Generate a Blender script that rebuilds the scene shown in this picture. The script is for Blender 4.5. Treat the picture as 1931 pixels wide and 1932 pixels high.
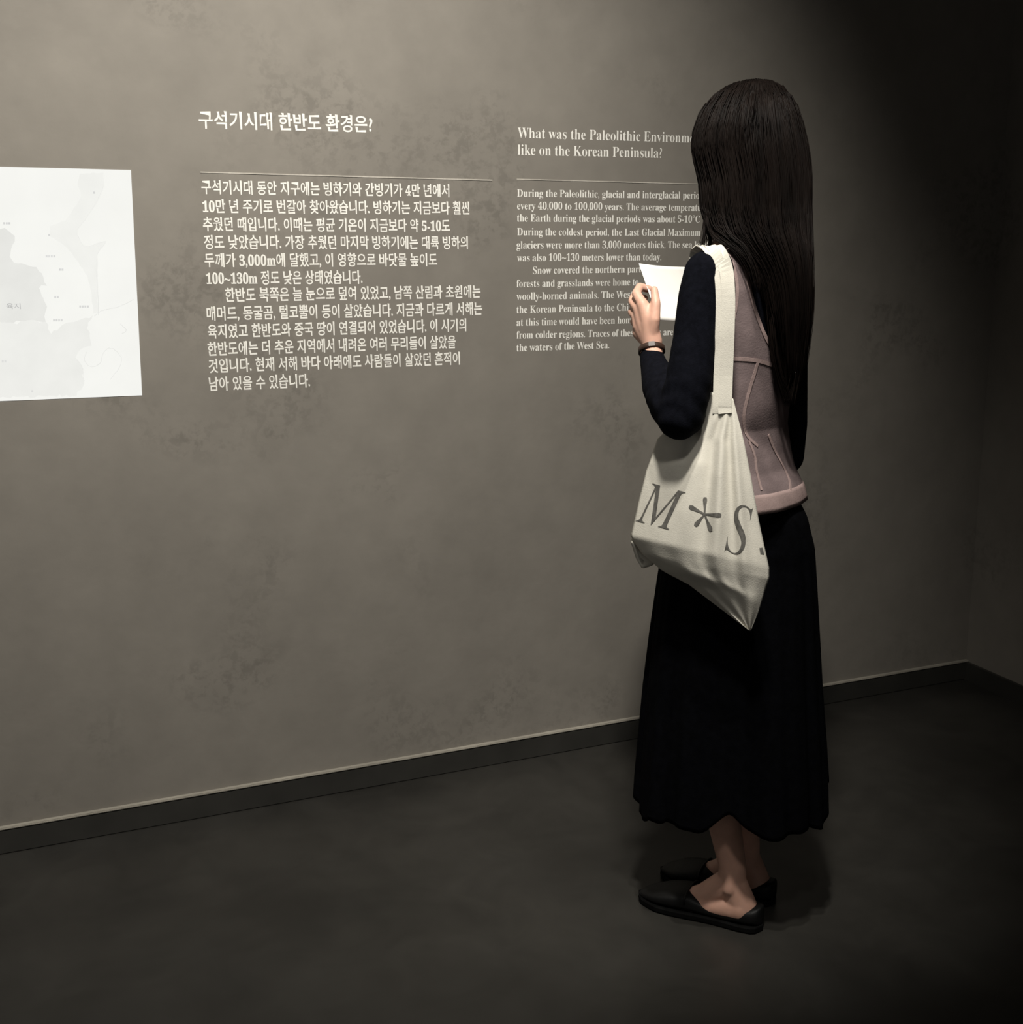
import bpy, bmesh, math, random
import numpy as np
from mathutils import Vector, Matrix
from mathutils.bvhtree import BVHTree

for o in list(bpy.data.objects):
    bpy.data.objects.remove(o)
SC = bpy.context.scene
COL = SC.collection
random.seed(4)
RNG = np.random.default_rng(7)

# ------------------------------------------------------------------ camera
F_PX, CX, CY = 2350.0, 965.5, 966.0
H = 1.33                                   # the camera is held at chest height
PITCH = math.atan((CY - 494.0) / F_PX)
CP, SP = math.cos(PITCH), math.sin(PITCH)
AW = math.atan((6150 - CX) * CP / F_PX)    # angle from the heading to the text wall's direction
SA, CA = math.sin(AW), math.cos(AW)
WALL_Y = 2.898                             # distance from the camera to the text wall


def W(u, v, w):
    """heading frame (right, ahead, up) -> room axes (x along the text wall, y towards it)"""
    return Vector((u * SA + v * CA, -u * CA + v * SA, w))


def ray(x, y):
    X = (x - CX) / F_PX
    Y = -(y - CY) / F_PX
    return X, CP + Y * SP, -SP + Y * CP


def K(x, y, v):
    """sight line through photo pixel (x, y) followed to the depth v: heading-frame point"""
    a, b, c = ray(x, y)
    t = v / b
    return Vector((a * t, v, H + c * t))


def KW(x, y, v):
    return W(*K(x, y, v))


def on_wall(x, y, gap=0.0):
    a, b, c = ray(x, y)
    d = W(a, b, c)
    t = (WALL_Y - gap) / d.y
    return Vector((d.x * t, WALL_Y - gap, H + c * t))


def on_floor(x, y):
    a, b, c = ray(x, y)
    t = -H / c
    return W(a * t, b * t, 0)


cam = bpy.data.cameras.new('camera')
cam.sensor_fit = 'HORIZONTAL'
cam.sensor_width = 36.0
cam.lens = 36.0 * F_PX / 1931.0
cam.clip_start = 0.05
camo = bpy.data.objects.new('camera', cam)
COL.objects.link(camo)
camo.location = (0, 0, H)
camo.rotation_euler = (math.pi / 2 - PITCH, 0, -(math.pi / 2 - AW))
SC.camera = camo

# ------------------------------------------------------------------ world, exposure, lamps
SC.view_settings.view_transform = 'Standard'
SC.view_settings.look = 'None'
SC.view_settings.exposure = 0.0
SC.view_settings.gamma = 1.0
SC.view_settings.use_curve_mapping = False
SC.cycles.use_denoising = True
SC.cycles.max_bounces = 6

world = bpy.data.worlds.new('gallery_dusk')
SC.world = world
world.use_nodes = True
wb = world.node_tree.nodes['Background']
wb.inputs[0].default_value = (1.0, 0.965, 0.91, 1)
wb.inputs[1].default_value = 0.135


def spot(name, loc, aim, watts, angle, blend, size, col=(1, 0.9, 0.74)):
    l = bpy.data.lights.new(name, 'SPOT')
    l.energy = watts
    l.spot_size = math.radians(angle)
    l.spot_blend = blend
    l.shadow_soft_size = size
    l.color = col
    o = bpy.data.objects.new(name, l)
    COL.objects.link(o)
    o.location = loc
    d = Vector(aim) - Vector(loc)
    o.rotation_euler = d.to_track_quat('-Z', 'Y').to_euler()
    return o


WALL_AIM = on_wall(640, 480)
spot('wall_washer_spot', (WALL_AIM.x - 0.34, 0.98, 3.3), (WALL_AIM.x - 0.14, WALL_Y, 1.12), 490, 74, 1.0, 0.10, (1, 0.955, 0.87))
LADY = W(0.42, 2.40, 0)
spot('overhead_spot', (LADY.x - 0.50, LADY.y - 0.68, 3.05), (LADY.x - 0.06, LADY.y - 0.06, 1.0), 118, 27, 0.8, 0.04, (1, 0.955, 0.87))
FRONT = W(0.25, 0.35, 0)
spot('fill_spot_above_camera', (FRONT.x, FRONT.y, 3.0), (LADY.x - 0.12, LADY.y - 0.12, 0.72), 58, 25, 1.0, 0.12, (1, 0.955, 0.88))  # added fill light for the visitor, from above the camera; no lamp seen there

# ------------------------------------------------------------------ helpers


def mat(name, base, rough=0.8, spec=0.3, **kw):
    m = bpy.data.materials.new(name)
    m.use_nodes = True
    b = m.node_tree.nodes['Principled BSDF']
    b.inputs['Base Color'].default_value = (*base, 1)
    b.inputs['Roughness'].default_value = rough
    b.inputs['Specular IOR Level'].default_value = spec
    for k, v in kw.items():
        b.inputs[k.replace('_', ' ')].default_value = v
    return m


def nodes(m):
    nt = m.node_tree
    return nt, nt.nodes, nt.links, nt.nodes['Principled BSDF']


def noise_var(m, base, scale=40, lo=0.8, hi=1.15, bump=0.0, stretch=(1, 1, 1), detail=4, bscale=None, bdist=0.002):
    """procedural tone variation and a fine bump, in the object's own coordinates"""
    nt, N, L, b = nodes(m)
    tc = N.new('ShaderNodeTexCoord')
    mp = N.new('ShaderNodeMapping')
    mp.inputs['Scale'].default_value = stretch
    L.new(tc.outputs['Object'], mp.inputs['Vector'])
    n = N.new('ShaderNodeTexNoise')
    n.inputs['Scale'].default_value = scale
    n.inputs['Detail'].default_value = detail
    L.new(mp.outputs[0], n.inputs['Vector'])
    r = N.new('ShaderNodeMapRange')
    r.inputs['From Min'].default_value = 0.3
    r.inputs['From Max'].default_value = 0.7
    r.inputs['To Min'].default_value = lo
    r.inputs['To Max'].default_value = hi
    L.new(n.outputs['Fac'], r.inputs['Value'])
    mx = N.new('ShaderNodeVectorMath')
    mx.operation = 'SCALE'
    mx.inputs[0].default_value = base
    L.new(r.outputs[0], mx.inputs['Scale'])
    L.new(mx.outputs[0], b.inputs['Base Color'])
    if bump:
        n2 = N.new('ShaderNodeTexNoise')
        n2.inputs['Scale'].default_value = bscale or scale * 4
        n2.inputs['Detail'].default_value = 3
        L.new(mp.outputs[0], n2.inputs['Vector'])
        bp = N.new('ShaderNodeBump')
        bp.inputs['Strength'].default_value = bump
        bp.inputs['Distance'].default_value = bdist
        L.new(n2.outputs['Fac'], bp.inputs['Height'])
        L.new(bp.outputs[0], b.inputs['Normal'])
    return m


def link(name, me, material=None, parent=None, origin=None, smooth=True):
    """origin: world point that becomes the object's origin (mesh is given in world coordinates)"""
    o = bpy.data.objects.new(name, me)
    COL.objects.link(o)
    if origin is None and parent is not None:
        p, origin = parent, Vector((0, 0, 0))
        while p is not None:
            origin = origin + p.location
            p = p.parent
        me.transform(Matrix.Translation(-origin))
    elif origin is not None:
        me.transform(Matrix.Translation(-Vector(origin)))
        o.location = origin
    if parent is not None:
        o.parent = parent
    if material:
        me.materials.clear()
        me.materials.append(material)
    if smooth:
        for p in me.polygons:
            p.use_smooth = True
    else:
        for p in me.polygons:
            p.use_smooth = False
    return o


def tag(o, label, cat, group=None, kind=None):
    o['label'] = label
    o['category'] = cat
    if group:
        o['group'] = group
    if kind:
        o['kind'] = kind
    return o


def empty(name, loc, label, cat, group=None):
    o = bpy.data.objects.new(name, None)
    COL.objects.link(o)
    o.location = loc
    o.empty_display_size = 0.1
    return tag(o, label, cat, group)


def mesh_of(verts, faces, name='m'):
    me = bpy.data.meshes.new(name)
    me.from_pydata([tuple(v) for v in verts], [], faces)
    me.update()
    return me


def box(name, lo, hi, material, kind='structure', bevel=0.0):
    bm = bmesh.new()
    bmesh.ops.create_cube(bm, size=1)
    for v in bm.verts:
        for i in range(3):
            v.co[i] = lo[i] if v.co[i] < 0 else hi[i]
    if bevel:
        bmesh.ops.bevel(bm, geom=bm.edges[:], offset=bevel, segments=2, affect='EDGES')
    me = bpy.data.meshes.new(name)
    bm.to_mesh(me)
    bm.free()
    o = link(name, me, material, origin=None, smooth=False)
    if kind:
        o['kind'] = kind
    return o


def catmull(pts, n):
    """smooth resample of a list of tuples"""
    P = np.array([tuple(p) for p in pts], float)
    m = len(P)
    out = []
    for s in np.linspace(0, m - 1, n):
        i = min(int(s), m - 2)
        t = s - i
        p0 = P[max(i - 1, 0)]
        p1, p2 = P[i], P[i + 1]
        p3 = P[min(i + 2, m - 1)]
        out.append(0.5 * (2 * p1 + (p2 - p0) * t + (2 * p0 - 5 * p1 + 4 * p2 - p3) * t * t + (3 * p1 - p0 - 3 * p2 + p3) * t ** 3))
    return np.array(out)


def tube(pts, rad, seg=8, flat=None):
    """swept tube; rad scalar or list; returns verts, faces"""
    P = [Vector(p) for p in pts]
    n = len(P)
    R = rad if hasattr(rad, '__len__') else [rad] * n
    up = Vector((0.13, 0.21, 0.97))
    V, Fc = [], []
    for i in range(n):
        t = (P[min(i + 1, n - 1)] - P[max(i - 1, 0)]).normalized()
        a = t.cross(up)
        if a.length < 1e-4:
            a = t.cross(Vector((1, 0, 0)))
        a.normalize()
        b = t.cross(a)
        for k in range(seg):
            q = 2 * math.pi * k / seg
            V.append(P[i] + (a * math.cos(q) + b * math.sin(q)) * R[i])
    for i in range(n - 1):
        for k in range(seg):
            Fc.append((i * seg + k, i * seg + (k + 1) % seg, (i + 1) * seg + (k + 1) % seg, (i + 1) * seg + k))
    Fc.append(tuple(range(seg))[::-1])
    Fc.append(tuple((n - 1) * seg + k for k in range(seg)))
    return V, Fc


def ring_loft(rings, cap=True):
    """rings: list of equal-length lists of points (closed rings)"""
    n = len(rings[0])
    V = [p for r in rings for p in r]
    Fc = []
    for i in range(len(rings) - 1):
        for k in range(n):
            Fc.append((i * n + k, i * n + (k + 1) % n, (i + 1) * n + (k + 1) % n, (i + 1) * n + k))
    if cap:
        Fc.append(tuple(range(n))[::-1])
        Fc.append(tuple((len(rings) - 1) * n + k for k in range(n)))
    return V, Fc


_SPH = None


def sphere_pts():
    global _SPH
    if _SPH is None:
        bm = bmesh.new()
        bmesh.ops.create_icosphere(bm, subdivisions=3, radius=1)
        _SPH = [v.co.copy() for v in bm.verts]
        bm.free()
    return _SPH


class Blob:
    """solid pieces that are fused into ONE continuous surface"""

    def __init__(self):
        self.bm = bmesh.new()

    def _hull(self, pts):
        b2 = bmesh.new()
        for p in pts:
            b2.verts.new(p)
        r = bmesh.ops.convex_hull(b2, input=b2.verts)
        dead = [g for g in r['geom_interior'] if isinstance(g, bmesh.types.BMVert)]
        dead += [g for g in r['geom_unused'] if isinstance(g, bmesh.types.BMVert)]
        bmesh.ops.delete(b2, geom=list(set(dead)), context='VERTS')
        me = bpy.data.meshes.new('h')
        b2.to_mesh(me)
        b2.free()
        self.bm.from_mesh(me)
        bpy.data.meshes.remove(me)

    def chain(self, pts):
        """pts: list of (Vector, radius)"""
        for (p, r), (q, s) in zip(pts[:-1], pts[1:]):
            self._hull([Vector(p) + c * r for c in sphere_pts()] + [Vector(q) + c * s for c in sphere_pts()])

    def ell(self, c, ax, ay, az):
        """ellipsoid with semi-axis vectors"""
        self._hull([Vector(c) + ax * s.x + ay * s.y + az * s.z for s in sphere_pts()])

    def solid(self, V, Fc):
        me = mesh_of(V, Fc)
        b2 = bmesh.new()
        b2.from_mesh(me)
        bmesh.ops.recalc_face_normals(b2, faces=b2.faces)
        b2.to_mesh(me)
        b2.free()
        self.bm.from_mesh(me)
        bpy.data.meshes.remove(me)

    def build(self, voxel, smooth=6, factor=0.5):
        me = bpy.data.meshes.new('blob')
        self.bm.to_mesh(me)
        self.bm.free()
        o = bpy.data.objects.new('tmp_blob', me)
        COL.objects.link(o)
        m = o.modifiers.new('r', 'REMESH')
        m.mode = 'VOXEL'
        m.voxel_size = voxel
        s = o.modifiers.new('s', 'SMOOTH')
        s.factor = factor
        s.iterations = smooth
        dg = bpy.context.evaluated_depsgraph_get()
        dg.update()
        out = bpy.data.meshes.new_from_object(o.evaluated_get(dg))
        bpy.data.objects.remove(o)
        bpy.data.meshes.remove(me)
        return out


# ------------------------------------------------------------------ room materials
# plaster wall: warm grey with cloudy trowel marks and scattered dark scuffs
M_wall = mat('grey_plaster', (0.2, 0.18, 0.15), 0.75, 0.25)
nt, N, L, B = nodes(M_wall)
tc = N.new('ShaderNodeTexCoord')


def nz(scale, detail, rough=0.55, vec=None, dist=0.0):
    n = N.new('ShaderNodeTexNoise')
    n.inputs['Scale'].default_value = scale
    n.inputs['Detail'].default_value = detail
    n.inputs['Roughness'].default_value = rough
    n.inputs['Distortion'].default_value = dist
    L.new(vec or tc.outputs['Object'], n.inputs['Vector'])
    return n


def rng(src, a, b, c, d):
    r = N.new('ShaderNodeMapRange')
    for k, v in zip(('From Min', 'From Max', 'To Min', 'To Max'), (a, b, c, d)):
        r.inputs[k].default_value = v
    L.new(src, r.inputs['Value'])
    return r.outputs[0]


def mul(a, b):
    m = N.new('ShaderNodeMath')
    m.operation = 'MULTIPLY'
    for i, s in enumerate((a, b)):
        if isinstance(s, float):
            m.inputs[i].default_value = s
        else:
            L.new(s, m.inputs[i])
    return m.outputs[0]


cloud = rng(nz(1.5, 5, 0.5).outputs['Fac'], 0.25, 0.75, 0.86, 1.12)
mott = rng(nz(9, 6, 0.6).outputs['Fac'], 0.3, 0.7, 0.93, 1.06)
patch = nz(2.6, 3, 0.5, dist=0.4).outputs['Fac']
spk = nz(45, 5, 0.65, dist=0.3).outputs['Fac']
scuff = mul(rng(patch, 0.53, 0.66, 0.0, 1.0), rng(spk, 0.47, 0.60, 0.0, 1.0))
dark = rng(scuff, 0.0, 1.0, 1.0, 0.82)
tone = mul(mul(cloud, mott), dark)
vm = N.new('ShaderNodeVectorMath')
vm.operation = 'SCALE'
vm.inputs[0].default_value = (0.203, 0.187, 0.164)
L.new(tone, vm.inputs['Scale'])
L.new(vm.outputs[0], B.inputs['Base Color'])
bp = N.new('ShaderNodeBump')
bp.inputs['Strength'].default_value = 0.25
bp.inputs['Distance'].default_value = 0.004
L.new(nz(14, 6, 0.6).outputs['Fac'], bp.inputs['Height'])
L.new(bp.outputs[0], B.inputs['Normal'])

# polished dark concrete floor with pale clouds
M_floor = mat('polished_concrete', (0.05, 0.047, 0.04), 0.45, 0.5)
nt, N, L, B = nodes(M_floor)
tc = N.new('ShaderNodeTexCoord')
c1 = rng(nz(1.6, 5, 0.55, dist=0.5).outputs['Fac'], 0.3, 0.7, 0.65, 1.4)
c2 = rng(nz(6, 5, 0.6, dist=0.8).outputs['Fac'], 0.3, 0.72, 0.85, 1.2)
vm = N.new('ShaderNodeVectorMath')
vm.operation = 'SCALE'
vm.inputs[0].default_value = (0.023, 0.0218, 0.0193)
L.new(mul(c1, c2), vm.inputs['Scale'])
L.new(vm.outputs[0], B.inputs['Base Color'])
L.new(rng(nz(4, 5).outputs['Fac'], 0.3, 0.7, 0.30, 0.46), B.inputs['Roughness'])

M_base = noise_var(mat('dark_metal_skirting', (0.05, 0.047, 0.04), 0.5, 0.4), (0.028, 0.027, 0.024), 8)
M_ledge = noise_var(mat('pale_plaster_lip', (0.3, 0.28, 0.24), 0.7, 0.25), (0.30, 0.28, 0.24), 12)
M_ceil = noise_var(mat('black_ceiling', (0.02, 0.02, 0.02), 0.9), (0.02, 0.02, 0.02), 5)

# ------------------------------------------------------------------ room shell
corner = on_floor(1822, 1608 - .1806 * 1822)
XC = corner.x
X0, Y0, ZC = -4.5, -3.5, 3.4
box('floor', (X0, Y0, -0.1), (XC + 1.5, WALL_Y + 0.2, 0.0), M_floor)
box('ceiling', (X0, Y0, ZC), (XC + 1.5, WALL_Y + 0.2, ZC + 0.1), M_ceil)
BH = 0.058
LEDGE = 0.012                               # the plaster stops on a thin ledge above the recessed skirting
box('wall_back', (X0, WALL_Y, 0), (XC + 0.3, WALL_Y + 0.2, ZC), M_wall)
box('baseboard_back', (X0, WALL_Y - LEDGE, 0), (XC - 0.0, WALL_Y + 0.02, BH), M_base, bevel=0.0025)
box('trim_1', (X0, WALL_Y - LEDGE - 0.001, BH), (XC, WALL_Y + 0.02, BH + 0.006), M_ledge, bevel=0.002)
# right wall, a little off square
A2 = math.radians(-19.8)
d2 = W(-math.sin(A2), -math.cos(A2), 0).normalized()
n2 = Vector((d2.y, -d2.x, 0))
if n2.x < 0:
    n2 = -n2


def slab(name, t, z0, z1, off, material, length=6.2):
    p = Vector((XC, WALL_Y, 0)) + n2 * off
    q = p + d2 * length
    p = p - d2 * 0.0
    V = []
    for z in (z0, z1):
        for s in (p, q, q + n2 * t, p + n2 * t):
            V.append((s.x, s.y, z))
    o = link(name, mesh_of(V, [(3, 2, 1, 0), (4, 5, 6, 7), (0, 1, 5, 4), (1, 2, 6, 5), (2, 3, 7, 6), (3, 0, 4, 7)]), material, smooth=False)
    o['kind'] = 'structure'
    return o


slab('wall_right', 0.2, 0, ZC, 0.0, M_wall)
slab('baseboard_right', LEDGE + 0.02, 0, BH, -LEDGE, M_base)

# ------------------------------------------------------------------ wall lettering
M_text = noise_var(mat('white_lettering', (0.75, 0.73, 0.68), 0.8, 0.1), (0.84, 0.825, 0.78), 60, 0.9, 1.04)
M_rule = noise_var(mat('pale_rule_line', (0.5, 0.48, 0.43), 0.8, 0.1), (0.50, 0.47, 0.42), 60, 0.8, 1.05)


def serif(s):
    """upright serif letterforms"""
    out = ''
    for ch in s:
        o = ord(ch)
        if 65 <= o <= 90:
            out += chr(0x1D400 + o - 65)
        elif 97 <= o <= 122:
            out += chr(0x1D41A + o - 97)
        elif 48 <= o <= 57:
            out += chr(0x1D7CE + o - 48)
        else:
            out += ch
    return out


def text_mesh(s, offset=0.0, res=3):
    c = bpy.data.curves.new('txt', 'FONT')
    c.body = s
    c.size = 1
    c.offset = offset
    c.resolution_u = res
    o = bpy.data.objects.new('txt', c)
    me = bpy.data.meshes.new_from_object(o)
    bpy.data.objects.remove(o)
    bpy.data.curves.remove(c)
    return me


def x_extent(me):
    xs = [v.co.x for v in me.vertices]
    return min(xs), max(xs)


def brush_serifs(me, amt=0.055):
    """pull out the upper left corner of upright strokes and the ends of level strokes, as brush type does"""
    bm = bmesh.new()
    bm.from_mesh(me)
    bmesh.ops.remove_doubles(bm, verts=bm.verts, dist=1e-4)
    mv = {}
    for e in bm.edges:
        if len(e.link_faces) != 1:
            continue
        a, b = e.verts
        d = b.co - a.co
        mid = (a.co + b.co) / 2
        fc = e.link_faces[0].calc_center_median()
        if 0.03 < d.length < 0.11:
            if abs(d.y) < 0.3 * abs(d.x) and fc.y < mid.y:       # top of an upright stroke
                left = a if a.co.x < b.co.x else b
                mv[left] = Vector((-amt, amt * 0.25, 0))
            elif abs(d.x) < 0.3 * abs(d.y) and fc.x < mid.x:     # right end of a level stroke
                top = a if a.co.y > b.co.y else b
                mv[top] = Vector((-amt * 0.1, amt * 0.5, 0))
    for v, d in mv.items():
        v.co += d
    bm.to_mesh(me)
    bm.free()
    return me


def place_line(name, me, ext, p0, p1, hgt, ybase, parent, material):
    """flat letters -> raised lettering on the wall between the wall points p0 and p1 (ext = x range of the mesh that spans them)"""
    x0, x1 = ext
    ax = (p1 - p0) / (x1 - x0)
    bm = bmesh.new()
    bm.from_mesh(me)
    bpy.data.meshes.remove(me)
    for v in bm.verts:
        q = p0 + ax * (v.co.x - x0)
        v.co = Vector((q.x, WALL_Y - 0.0003, q.z + (v.co.y - ybase) * hgt))
    bmesh.ops.recalc_face_normals(bm, faces=bm.faces)
    for f in bm.faces:
        if f.normal.y > 0:
            f.normal_flip()
    ed = [e for e in bm.edges if len(e.link_faces) == 1]
    r = bmesh.ops.extrude_edge_only(bm, edges=ed)
    for v in [g for g in r['geom'] if isinstance(g, bmesh.types.BMVert)]:
        v.co.y = WALL_Y + 0.0003
    me = bpy.data.meshes.new(name)
    bm.to_mesh(me)
    bm.free()
    return link(name, me, material, parent, smooth=False)


def rule(name, a, b, th, label):
    p, q = on_wall(*a), on_wall(*b)
    V = []
    for y in (WALL_Y - 0.0012, WALL_Y + 0.0004):
        for s, k in ((p, -1), (q, -1), (q, 1), (p, 1)):
            V.append((s.x, y, s.z + k * th / 2))
    me = mesh_of(V, [(0, 1, 2, 3), (7, 6, 5, 4), (0, 4, 5, 1), (1, 5, 6, 2), (2, 6, 7, 3), (3, 7, 4, 0)])
    o = link(name, me, M_rule, origin=(p + q) / 2, smooth=False)
    return tag(o, label, 'line')


KO_TITLE = ('구석기시대 한반도 환경은?', 375, 227, 703, 236)
KO = [
    ('구석기시대 동안 지구에는 빙하기와 간빙기가 4만 년에서', 380, 354, 848, 361),
    ('10만 년 주기로 번갈아 찾아왔습니다. 빙하기는 지금보다 훨씬', 381, 390, 886, 394),
    ('추웠던 때입니다. 이때는 평균 기온이 지금보다 약 5-10도', 383, 424, 849, 427),
    ('정도 낮았습니다. 가장 추웠던 마지막 빙하기에는 대륙 빙하의', 385, 458, 883, 459),
    ('두께가 3,000m에 달했고, 이 영향으로 바닷물 높이도', 386, 492, 825, 491),
    ('100~130m 정도 낮은 상태였습니다.', 388, 526, 684, 524),
    ('한반도 북쪽은 늘 눈으로 덮여 있었고, 남쪽 산림과 초원에는', 425, 558, 907, 551),
    ('매머드, 동굴곰, 털코뿔이 등이 살았습니다. 지금과 다르게 서해는', 390, 593, 910, 583),
    ('육지였고 한반도와 중국 땅이 연결되어 있었습니다. 이 시기의', 392, 627, 880, 614),
    ('한반도에는 더 추운 지역에서 내려온 여러 무리들이 살았을', 392, 660, 860, 646),
    ('것입니다. 현재 서해 바다 아래에도 사람들이 살았던 흔적이', 394, 692, 868, 677),
    ('남아 있을 수 있습니다.', 394, 726, 585, 719),
]


def korean(line, parent, name, hpx):
    s, x0, y0, x1, y1 = line
    s = ''.join(serif(c) if c in '0123456789m' else c for c in s)
    me = brush_serifs(text_mesh(s, 0.012))
    ext = x_extent(me)
    p0, p1 = on_wall(x0, y0), on_wall(x1, y1)
    # a syllable is about 0.86 of the type size high and centred 0.33 above its baseline
    hgt = hpx * (on_wall(x0, y0).z - on_wall(x0, y0 + 1).z) / 0.90
    return place_line(name, me, ext, p0, p1, hgt, 0.335, parent, M_text)


def holder(name, p, label, cat):
    return empty(name, Vector((p.x, WALL_Y, p.z)), label, cat)


h1 = holder('wall_heading', on_wall(375, 240), 'large white Korean heading on the grey wall, right of the map', 'heading')
korean(KO_TITLE, h1, 'text_line', 33)
p1h = holder('wall_paragraph', on_wall(395, 735), 'white Korean paragraph of twelve lines on the grey wall, under the Korean heading', 'text')
for ln in KO:
    korean(ln, p1h, 'text_line', 26)
rule('rule_line', (378, 325), (929, 340), 0.0028, 'thin pale rule line under the Korean heading')

# (full string, part whose end is visible, x0, baseline y0, x1 of that end, baseline y1)
EN_TITLE = [
    ('What was the Paleolithic Environment', 'What was the Paleolithic Environm', 977, 260, 1301, 269),
    ('like on the Korean Peninsula?', 'like on the Korean Peninsula?', 977, 292, 1249, 298),
]
EN = [
    ('During the Paleolithic, glacial and interglacial periods', 'During the Paleolithic, glacial and interglacial perio', 976, 371, 1320, 375),
    ('every 40,000 to 100,000 years. The average temperature', 'every 40,000 to 100,000 years. The average temperat', 976, 395, 1316, 398),
    ('the Earth during the glacial periods was about 5-10°C', 'the Earth during the glacial periods was about 5-10°C', 976, 418, 1321, 420),
    ('During the coldest period, the Last Glacial Maximum', 'During the coldest period, the Last Glacial Maximum', 976, 444, 1322, 445),
    ('glaciers were more than 3,000 meters thick. The sea level', 'glaciers were more than 3,000 meters thick. The sea l', 975, 469, 1314, 468),
    ('was also 100~130 meters lower than today.', 'was also 100~130 meters lower than today.', 976, 493, 1248, 491),
    ('Snow covered the northern part', 'Snow covered the northern part', 1006, 517, 1210, 514),
    ('forests and grasslands were home to', 'forests and grasslands were home to', 975, 542, 1205, 538),
    ('woolly-horned animals. The West', 'woolly-horned animals. The Wes', 975, 566, 1189, 562),
    ('the Korean Peninsula to the Chi', 'the Korean Peninsula to the Chi', 975, 591, 1186, 586),
    ('at this time would have been home', 'at this time would have been hom', 975, 615, 1192, 610),
    ('from colder regions. Traces of these groups are', 'from colder regions. Traces of these', 975, 639, 1202, 634),
    ('the waters of the West Sea.', 'the waters of the West Sea.', 975, 663, 1150, 657),
]


def english(line, parent, name, xh_px, off=-0.005):
    s, vis, x0, y0, x1, y1 = line
    mv = text_mesh(serif(vis), off)
    ext = x_extent(mv)
    bpy.data.meshes.remove(mv)
    me = text_mesh(serif(s), off)
    p0, p1 = on_wall(x0, y0), on_wall(x1, y1)
    hgt = xh_px * (on_wall(x0, y0).z - on_wall(x0, y0 + 1).z)
    return place_line(name, me, ext, p0, p1, hgt, 0.0, parent, M_text)


h2 = holder('wall_heading', on_wall(977, 298), 'white English heading of two lines on the grey wall, left of the dark hair', 'heading')
for ln in EN_TITLE:
    english(ln, h2, 'text_line', 29, -0.009)
p2h = holder('wall_paragraph', on_wall(975, 663), 'small white English paragraph on the grey wall, beside the hand and paper', 'text')
for ln in EN:
    english(ln, p2h, 'text_line', 20.5)
rule('rule_line', (975, 338), (1420, 350), 0.0022, 'thin pale rule line under the English heading')


# ------------------------------------------------------------------ lit map on the wall
def lit(name, col, strength, noise=0.03, scale=9):
    m = mat(name, (0.02, 0.02, 0.02), 0.9, 0.0)
    nt, N, L, b = nodes(m)
    tc = N.new('ShaderNodeTexCoord')
    n = N.new('ShaderNodeTexNoise')
    n.inputs['Scale'].default_value = scale
    n.inputs['Detail'].default_value = 5
    L.new(tc.outputs['Object'], n.inputs['Vector'])
    r = N.new('ShaderNodeMapRange')
    r.inputs['From Min'].default_value = 0.3
    r.inputs['From Max'].default_value = 0.7
    r.inputs['To Min'].default_value = strength * (1 - noise)
    r.inputs['To Max'].default_value = strength * (1 + noise)
    L.new(n.outputs['Fac'], r.inputs['Value'])
    b.inputs['Emission Color'].default_value = (*col, 1)
    L.new(r.outputs[0], b.inputs['Emission Strength'])
    return m


M_map = lit('lit_map_land', (1.0, 1.0, 0.955), 0.90, 0.02)
M_sea = lit('lit_map_sea', (1.0, 1.0, 0.955), 0.785, 0.04, 14)
M_sea2 = lit('lit_map_shallow', (1.0, 1.0, 0.955), 0.84, 0.03, 14)
M_strip = lit('lit_map_shelf', (1.0, 1.0, 0.955), 0.862, 0.02, 20)
M_mark = lit('lit_map_mark', (1.0, 1.0, 0.98), 0.50, 0.1, 60)
M_line = lit('lit_map_coast', (1.0, 1.0, 0.96), 0.79, 0.04, 60)

mp_pts = [on_wall(-260, 308), on_wall(247, 321), on_wall(268, 746), on_wall(-260, 767)]
map_c = sum(mp_pts, Vector()) / 4


def slab_on_wall(name, pts, y_front, y_back, material, parent=None, origin=None):
    V = [(p.x, y_front, p.z) for p in pts] + [(p.x, y_back, p.z) for p in pts]
    n = len(pts)
    Fc = [tuple(range(n)), tuple(range(2 * n - 1, n - 1, -1))] + [(i, n + i, n + (i + 1) % n, (i + 1) % n) for i in range(n)]
    return link(name, mesh_of(V, Fc), material, parent, origin, smooth=False)


MAPY = WALL_Y - 0.001
mp = slab_on_wall('map_panel', mp_pts, MAPY, WALL_Y + 0.001, M_map, origin=Vector((map_c.x, WALL_Y, map_c.z)))
tag(mp, 'bright white map of a peninsula glowing on the left of the grey wall', 'map')


def crop_pts(pp):
    return [on_wall(x / 3.943, 290 + y / 3.943) for x, y in pp]


def jag(pp, n=5, amp=7):
    out = []
    for i in range(len(pp)):
        a, b = np.array(pp[i], float), np.array(pp[(i + 1) % len(pp)], float)
        m = max(1, int(np.linalg.norm(b - a) / 25))
        for k in range(m):
            out.append(a + (b - a) * k / m + (RNG.normal(0, amp, 2) if 0 < k else 0))
    return out


SEA_W = [(-900, 555), (0, 560), (60, 572), (110, 612), (92, 680), (72, 765), (105, 812), (270, 842), (312, 890), (350, 982), (290, 1000),
         (322, 1070), (350, 1140), (330, 1210), (340, 1250), (200, 1240), (100, 1260), (0, 1250), (-900, 1250)]
SEA_S = [(-900, 1250), (0, 1250), (100, 1260), (200, 1240), (340, 1250), (355, 1300), (380, 1340), (470, 1270), (580, 1240), (690, 1200), (655, 1280), (680, 1430),
         (605, 1450), (560, 1520), (620, 1600), (622, 1720), (570, 1800), (0, 1815), (-900, 1840)]
STRIP = [(580, 210), (592, 150), (770, 140), (775, 240), (740, 330), (680, 430), (582, 560), (575, 612), (600, 660), (650, 690), (785, 655), (725, 745),
         (728, 1180), (692, 1190), (682, 1050), (652, 920), (570, 790), (500, 700), (430, 650), (370, 612), (370, 540), (480, 500), (560, 390), (602, 320)]
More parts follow.
